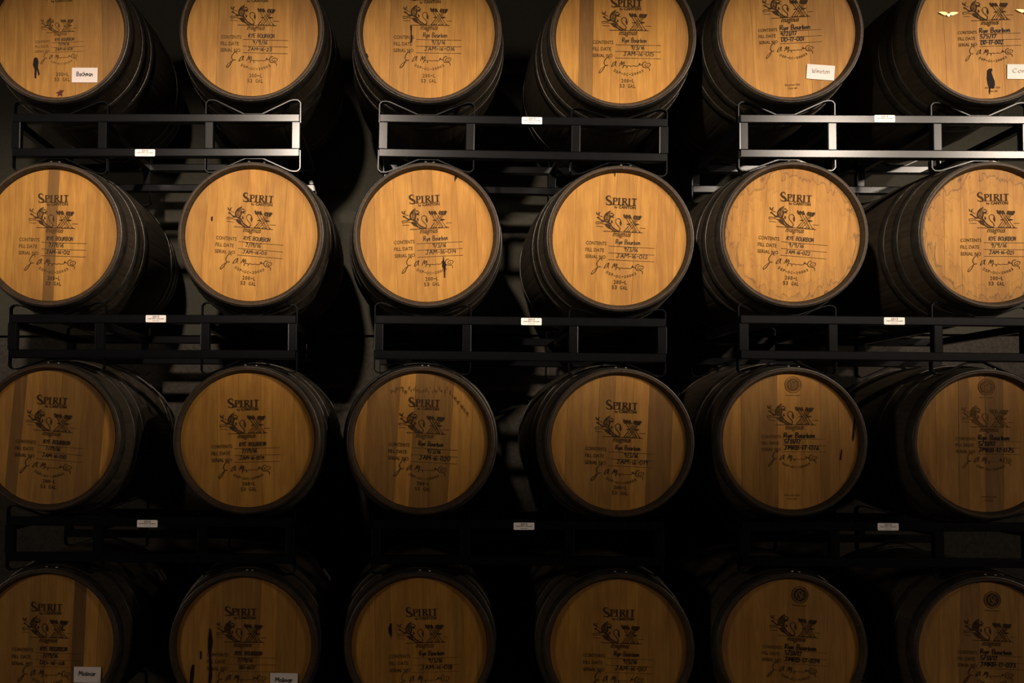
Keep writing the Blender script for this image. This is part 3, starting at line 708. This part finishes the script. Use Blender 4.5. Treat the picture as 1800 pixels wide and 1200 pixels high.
PRINT_Y = HEAD_Y - 0.0014
for d in B:
    r, c = d['r'], d['c']
    ctr = at(d['cx'], d['cy'], 0.0); d['ctr'] = ctr
    hw = lambda px, py: at(px, py, HEAD_Y) - Vector((ctr.x, 0, ctr.z - RB))     # photo pixel -> barrel-local point on the head
    hc = at(d['cx'], d['cy'], 0.0)
    serial = d['wr'][2]
    o = thing('barrel', (ctr.x, 0, ctr.z - RB), f"oak barrel {serial}, {ROWN[r]}, {d['lab']}", 'barrel', 'oak barrels lying on steel racks')
    rot = R_(d['mag'][2])
    phase = random.uniform(0, 1)
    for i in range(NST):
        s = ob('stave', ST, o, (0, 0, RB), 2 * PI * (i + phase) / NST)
    for i, hm in enumerate(HOOPS):
        hp = ob('hoop', hm, o, (0, 0, RB))
        if i == 0:
            for a in (0.0, 0.135):
                a += random.uniform(-.04, .04)
                rv = ob('rivet', RIV, hp, ((rad(.028) + .003) * math.sin(a), .02, (rad(.028) + .003) * math.cos(a)), a)
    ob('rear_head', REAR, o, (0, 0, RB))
    edges = [-1.0] + [(at(x, d['cy'], HEAD_Y).x - hc.x) for x in d['cuts']] + [1.0]
    # very wide boards are split so that every head has its six to nine boards
    tones = list(d['tones']); e2 = [edges[0]]; t2 = []
    for i in range(len(tones)):
        a, b_ = max(edges[i], -.2558), min(edges[i + 1], .2558)
        if b_ - a < 0.004: 
            e2[-1] = edges[i + 1] if not t2 else e2[-1]; continue
        k = max(1, round((b_ - a) / 0.088))
        for j in range(k):
            t2.append(tones[i] + (random.uniform(-.05, .05) if k > 1 else 0)); e2.append(edges[i + 1] if j == k - 1 else a + (b_ - a) * (j + 1) / k)
    for i, t in enumerate(t2):
        a, b_ = max(e2[i], -.2558), min(e2[i + 1], .2558)
        if b_ - a < 0.003: continue
        bo = ob('head_board', board_mesh(a, b_, HEAD_Y + random.uniform(-.0004, .0004), rot), o)
        bo.color = (1.0 + t * (1.45 if r > 1 else 1.15) + random.uniform(-.02, .02), d.get('stain', 0.0), d.get('g', 0.0) * random.uniform(.3, 1.6), 1)
    # stamps
    soft = d.get('soft', 0); k1 = INKS[min(2, soft)]; k2 = INKS[min(2, soft + 1)] if soft else 'ink_soft'
    def stamp(me, name, px, py, deg, sc=None, dy=0.0):
        p = hw(px, py); return ob(name, me, o, (p.x, PRINT_Y - dy, p.z), R_(deg), sc)
    mx, my, md = d['mag']; isc = 'isc' in d
    art = d.get('art', 1.0); fs = art * (.92 if isc else 1.0)
    stamp(S_LION[k1], 'lion_emblem', mx, my, md, art); stamp(S_ARROW[k1], 'crossed_arrows_emblem', mx, my, md, art)
    stamp(S_WORD[k2], 'emblem_caption', mx, my, md, art)
    stamp(S_FORM[k2], 'printed_form', mx, my, md, fs); stamp(S_SIGN[k1], 'printed_signature', mx, my, md, fs)
    stamp(S_CODE[k2], 'permit_code', mx, my, md, fs)
    if 'maker' in d: stamp(S_MAKER[k1], 'maker_stamp', *d['maker'])
    if isc:
        stamp(S_DISC[k1 if r == 3 else k2], 'round_cooper_stamp', d['isc'][0], d['isc'][1], md)
        stamp(S_DLET, 'stamp_letters', d['isc'][0], d['isc'][1], md, None, .0004)
        stamp(S_OAK[k2], 'oak_stamp', d['oak'][0], d['oak'][1], md)
    else:
        if 'cap' in d: stamp(S_CAP['ink_soft'], 'capacity_stamp', *d['cap'])
        else:
            a = R_(md); q = 86.5
            stamp(S_CAP['ink_soft' if r < 1 or r > 2 else 'ink'], 'capacity_stamp', mx + 1 - q * math.sin(a), my + q * math.cos(a), md)
    # marker-pen entries
    g = Flat(); t1, t2_, t3 = d['wr']; lw = 0.95 if not isc else 1.35
    if isc:
        g.add(pen(t1, 57, 8.6, lw), 8, -17); g.add(pen(t2_, 30, 7.6, lw), -5, -28); g.add(pen(t3, 42 if len(t3) < 10 else 64, 7.8, lw), 2 if len(t3) < 10 else 12, -39.6)
    elif t1 == U:
        g.add(pen(t1, 46, 6.6, lw), 10, -15.5); g.add(pen(t2_, 26, 7.2, lw), 4 if r != 0 else 8, -27.6); g.add(pen(t3, 42 if len(t3) > 6 else 26, 6.2, lw), 8, -39.4)
    else:
        g.add(pen(t1, 42, 7.6, lw), 11, -15); g.add(pen(t2_, 23, 7.6, lw), 17, -27.4); g.add(pen(t3, 53, 7.4, lw), 19, -39)
    stamp(g.mesh('handwriting', M['pen']), 'handwriting', mx, my, md, fs, .0003)
    for pts in STAINS.get((r, c), ()):
        f = Flat(); q = [hw(*p) for p in pts]; cx_ = sum(p.x for p in q) / len(q); cz_ = sum(p.z for p in q) / len(q)
        f.poly([(p.x - cx_, p.z - cz_) for p in q])
        ob('leak_stain', f.mesh('leak_stain', M['leak'], 1.0), o, (cx_, PRINT_Y - .0008, cz_))['label'] = 'black dried leak stain'
    if d.get('top'):
        f = Flat(); rr = random.Random(5)
        for i in range(46):
            px = 688 + i * 3.0 + rr.uniform(-1, 1)
            py = 683 + rr.uniform(-4, 4) if px < 788 else 683 + (px - 788) * 1.15 + rr.uniform(-3, 3)
            p = hw(px, py); p0 = hw(740, 690); hgt = rr.uniform(2.5, 9) * KPX
            f.ribbon([(p.x - p0.x, p.z - p0.z), (p.x - p0.x + .0004, p.z - p0.z - hgt)], [rr.uniform(1.0, 2.6) * KPX, .4 * KPX])
        ob('smoke_stain', f.mesh('smoke_stain', M['ink_faded'], 1.0), o, (p0.x, PRINT_Y - .0002, p0.z))['label'] = 'ragged grey brown stain'
    if (r, c) == (0, 0):
        f = Flat(); q = [hw(*p) for p in STAR]; cx_ = sum(p.x for p in q) / len(q); cz_ = sum(p.z for p in q) / len(q)
        f.poly([(p.x - cx_, p.z - cz_) for p in q])
        ob('painted_star', f.mesh('painted_star', M['red'], 1.0), o, (cx_, PRINT_Y - .0008, cz_))['label'] = 'small maroon painted star'
BY = {(d['r'], d['c']): d for d in B}

# ------------------------------------------------------------------ steel racks
FY0, TUBE = 0.046, 0.034           # front face and size of the front frame tubes
RY0 = 0.672                        # front face of the rear frame
RH = 0.170
RDROP = 0.021                      # rear rails sit a little inside, clear of the fatter part of the barrel
def cradle_pts(R, gap, half, first, last, dx=0.0):
    """bent flat bar: up from the rail, over a round shoulder, down a slope that touches the barrel, and the mirror image"""
    gap = max(gap, 0.0005); x0 = 0.034; t = 0.0042
    lo, hi = 0.0, R_(50)
    for _ in range(40):
        m = (lo + hi) / 2
        if math.cos(m) * (R + gap) + x0 * math.sin(m) > R + t: lo = m
        else: hi = m
    th = lo
    rr = 0.012
    def side_of(sg, end):
        h = half - sg * dx; x_ = h - 0.036; hs = (x_ - x0) * math.tan(th)
        p = [(h, end), (h, hs - rr), (h - .005, hs - .005), (h - rr, hs), (x_ + .008, hs + .0005), (x_ - .006, hs - .0028), (x0, 0.0028)]
        return [(sg * x + dx, z) for x, z in p]
    return side_of(-1, first) + [(dx, 0.0028)] + side_of(1, last)[::-1]
def bar_mesh(pts, t, y0, y1, flip):
    v = []; f = []; n = len(pts)
    for i in range(n):
        a = pts[max(i - 1, 0)]; b = pts[min(i + 1, n - 1)]
        dx, dz = b[0] - a[0], b[1] - a[1]; l = math.hypot(dx, dz) or 1
        nx, nz = -dz / l * t / 2, dx / l * t / 2
        s = -1 if flip else 1
        for (k, y) in ((1, y0), (-1, y0), (-1, y1), (1, y1)): v.append((pts[i][0] + k * nx, y, s * (pts[i][1] + k * nz)))
    for i in range(n - 1):
        for j in range(4): f.append((4 * i + j, 4 * i + (j + 1) % 4, 4 * i + 4 + (j + 1) % 4, 4 * i + 4 + j))
    f += [(0, 1, 2, 3), tuple(range(4 * n - 4, 4 * n))]
    return fix_normals(mesh('cradle', v, f, M['rack']))

def sticker_mesh(w, h, r=.0035):
    pts = []
    for (cx, cz, a0) in ((w / 2 - r, h / 2 - r, 0), (-w / 2 + r, h / 2 - r, 90), (-w / 2 + r, -h / 2 + r, 180), (w / 2 - r, -h / 2 + r, 270)):
        for k in range(4): pts.append((cx + r * math.cos(R_(a0 + 30 * k)), cz + r * math.sin(R_(a0 + 30 * k))))
    n = len(pts)
    v = [(x, -.0008, z) for x, z in pts] + [(x, 0, z) for x, z in pts]
    f = [tuple(range(n))] + [(i, (i + 1) % n, n + (i + 1) % n, n + i) for i in range(n)]
    return fix_normals(mesh('rack_sticker', v, f, M['sticker']))
STICK = sticker_mesh(36 * KPX, 12.6 * KPX)
sg = Flat().add(text('2015', 12, 3.6, .02), 0, 3.6).add(text('WESTERN SQUARE', 29, 2.3, .02), 0, -.2).ribbon([(-6, -3.9), (6, -3.9)], .6)
STICKP = sg.mesh('sticker_print', M['sticker_ink'])

RACKN = ('left', 'middle', 'right')
RK = [ # row, column pair, x left, x right, y top-left, y top-right, sticker (px, py)
 (0, 0, 20, 528, 199.5, 199.5, (255, 268.5)), (0, 1, 664, 1174, 199.5, 208, (935, 212)), (0, 2, 1299, 1812, 200.5, 203, (1555, 208.5)),
 (1, 0, 13, 522, 552, 553.5, (274, 560)), (1, 1, 657, 1172, 553.5, 559.5, (934, 565)), (1, 2, 1299, 1815, 553, 558, (1572, 564)),
 (2, 0, 8, 518, 907.5, 912, (259, 920)), (2, 1, 652, 1168, 913, 916, (921, 924.5)), (2, 2, 1301, 1819, 916, 919, (1561, 925.5)),
 (3, 0, 2, 513, 1275, 1279, None), (3, 1, 647, 1164, 1280, 1284, None), (3, 2, 1303, 1823, 1284, 1288, None)]
for (r, p, xl, xr, yl, yr, stk) in RK:
    a, b = at(xl, yl, FY0), at(xr, yr, FY0)
    roll = -math.atan2(b.z - a.z, b.x - a.x); w = (b - a).length
    mid = (a + b) / 2
    where = f"between the {('top', 'second')[r]} and {('second', 'third')[r]} row of barrels" if r < 2 else ('between the third and bottom row of barrels' if r == 2 else 'on the floor under the bottom barrels')
    o = thing('barrel_rack', (mid.x, FY0 + TUBE / 2, mid.z - RH), f"black steel two-barrel rack, {RACKN[p]} stack, {where}", 'rack', 'black two-barrel racks')
    o.rotation_euler = (0, roll, 0)
    hw_ = w / 2; y0, y1 = -TUBE / 2, TUBE / 2; ry0 = RY0 - FY0 - TUBE / 2; ry1 = ry0 + TUBE
    bt = 0.0042; UW = 0.036; CW = 172 * (D + FY0) / F          # cradle width
    cen = (-hw_ + CW / 2, hw_ - CW / 2)
    for (ya, yb, dr) in ((y0, y1, 0.0), (ry0, ry1, RDROP)):
        zt, zb = RH - dr, dr
        box('top_rail', M['rack'], o, -hw_ + bt + .002, hw_ - bt - .002, ya, yb, zt - TUBE, zt, c=.004)
        box('bottom_rail', M['rack'], o, -hw_ + bt + .002, hw_ - bt - .002, ya, yb, zb, zb + TUBE, c=.004)
        for x in (-hw_ + UW / 2, -hw_ + CW - UW / 2, hw_ - CW + UW / 2, hw_ - UW / 2):
            box('upright', M['rack'], o, x - UW / 2, x + UW / 2, ya + .001, yb - .001, zb + TUBE, zt - TUBE, c=.004)
        for i, cx in enumerate(cen):
            ym = (FY0 + TUBE / 2) + (ya + yb) / 2; Rm = rad(ym + .026) + .0012 if ya < .3 else rad(ym - .026) + .004
            for up in (True, False):
                rr_ = r if up else r + 1; dx = 0.0
                if rr_ > 3: gap = 0.017
                else:
                    q = BY[(rr_, 2 * p + i)]['ctr'] - o.location          # barrel axis in the frame of the rack
                    lx = q.x * math.cos(roll) - q.z * math.sin(roll); lz = q.x * math.sin(roll) + q.z * math.cos(roll)
                    dx = lx - cx
                    gap = (lz - Rm - zt) if up else (zb - lz - Rm)
                out, inn = -TUBE, .001
                pts = cradle_pts(Rm, gap, CW / 2 - bt / 2, out if i == 0 else inn, inn if i == 0 else out, dx)
                cr = ob('cradle', bar_mesh(pts, bt, ya + (.014 if ya < .3 else .001), yb + (.006 if ya < .3 else -.001), not up), o, (cx, 0, zt if up else zb))
                if not up: cr.name = 'lower_cradle'
    for x in (-hw_ + UW / 2, -hw_ + CW - UW / 2, hw_ - CW + UW / 2, hw_ - UW / 2):
        box('side_tube', M['rack'], o, x - .015, x + .015, y1, ry0, RH - RDROP - TUBE + .002, RH - RDROP - .002, c=.003)
    if stk:
        q = at(stk[0], stk[1], FY0) - o.location
        c_, s_ = math.cos(roll), math.sin(roll)
        lx, lz = q.x * c_ - q.z * s_, q.x * s_ + q.z * c_
        st = ob('rack_sticker', STICK, o, (lx, y0 - .0001, lz)); st['label'] = 'small white printed sticker'
        ob('sticker_print', STICKP, st, (0, -.0011, 0))

# ------------------------------------------------------------------ cards and pins on the heads
def card(cx, cy, w, h, deg, body, mat, label, tw=.62):
    p = at(cx, cy, HEAD_Y - .003); k = KPX; W2, H2 = w * k / 2, h * k / 2
    v, f = box_geo(-W2, W2, -.0005, .0005, -H2, H2)
    # corners lift a little off the wood
    v = [(x, y - (.0012 if z > 0 else 0.0), z) for x, y, z in v]
    o = thing('paper_card', (p.x, HEAD_Y - .0025, p.z), label, 'card', 'white name cards on barrel heads', fix_normals(mesh('paper_card', v, f, M['card'])))
    o.rotation_euler = (0, R_(deg), 0)
    ob('card_writing', pen(body, w * tw, h * .27, .95, 3).mesh('card_writing', M[mat]), o, (0, -.0030, -H2 * .12))
    return o
card(149, 132, 46, 26.5, 0.5, 'Bachman', 'pen', 'white card on the top left barrel beside a small maroon star')
card(1442.5, 127, 48.5, 26, 4.5, 'Winston', 'pencil', 'tilted white card with pale writing on the fifth barrel of the top row')
card(1795, 126, 48.5, 26, 1.0, 'Cora', 'pencil', 'white card cut by the right edge on the top right barrel')
card(153.5, 1185.5, 47, 27, 0.8, 'Molinar', 'pen', 'white card on the bottom left barrel, low at right')
card(499, 1196.5, 47.5, 27, 0.8, 'Molinar', 'pen', 'white card at the bottom edge on the barrel with long black drips')

def pin(cx, cy, label):
    p = at(cx, cy, HEAD_Y - .004); k = KPX
    o = thing('winged_pin', (p.x, HEAD_Y - .0035, p.z), label, 'pin', 'gold winged pins')
    o.rotation_euler = (0, R_(2), 0)
    for s in (-1, 1):
        g = Flat()
        pts = [(1.5, 1.6), (5, 3.0), (10, 3.4), (17, 2.6), (15.5, 1.2), (13, .9), (14, .1), (11, -.5), (11.6, -1.3), (8, -1.6), (8.6, -2.6), (5, -2.4), (1.5, -1.2)]
        g.poly([(s * x * k, y * k) for x, y in pts]); n = len(g.v)
        v = [(x, -.0016 - abs(x) * .03, z) for x, z in g.v] + [(x, .001, z) for x, z in g.v]
        f = list(g.f) + [(i, (i + 1) % n, n + (i + 1) % n, n + i) for i in range(n)]
        ob('wing', fix_normals(mesh('wing', v, f, M['gold'])), o)
    v = [(0, -.0035, 0)]; f = []; n = 14
    sh = [(3.0 * math.cos(2 * PI * i / n) * k, (4.6 if math.sin(2 * PI * i / n) < 0 else 3.2) * math.sin(2 * PI * i / n) * k) for i in range(n)]
    v += [(x, -.0022, z) for x, z in sh] + [(x, .001, z) for x, z in sh]
    f = [(0, 1 + i, 1 + (i + 1) % n) for i in range(n)] + [(1 + i, 1 + (i + 1) % n, 1 + n + (i + 1) % n, 1 + n + i) for i in range(n)]
    ob('shield', fix_normals(mesh('shield', v, f, M['gold'])), o)
pin(1667, 24.5, 'small gold winged pin left of the lion emblem on the top right barrel')
pin(1803, 20, 'small gold winged pin cut by the right edge on the top right barrel')
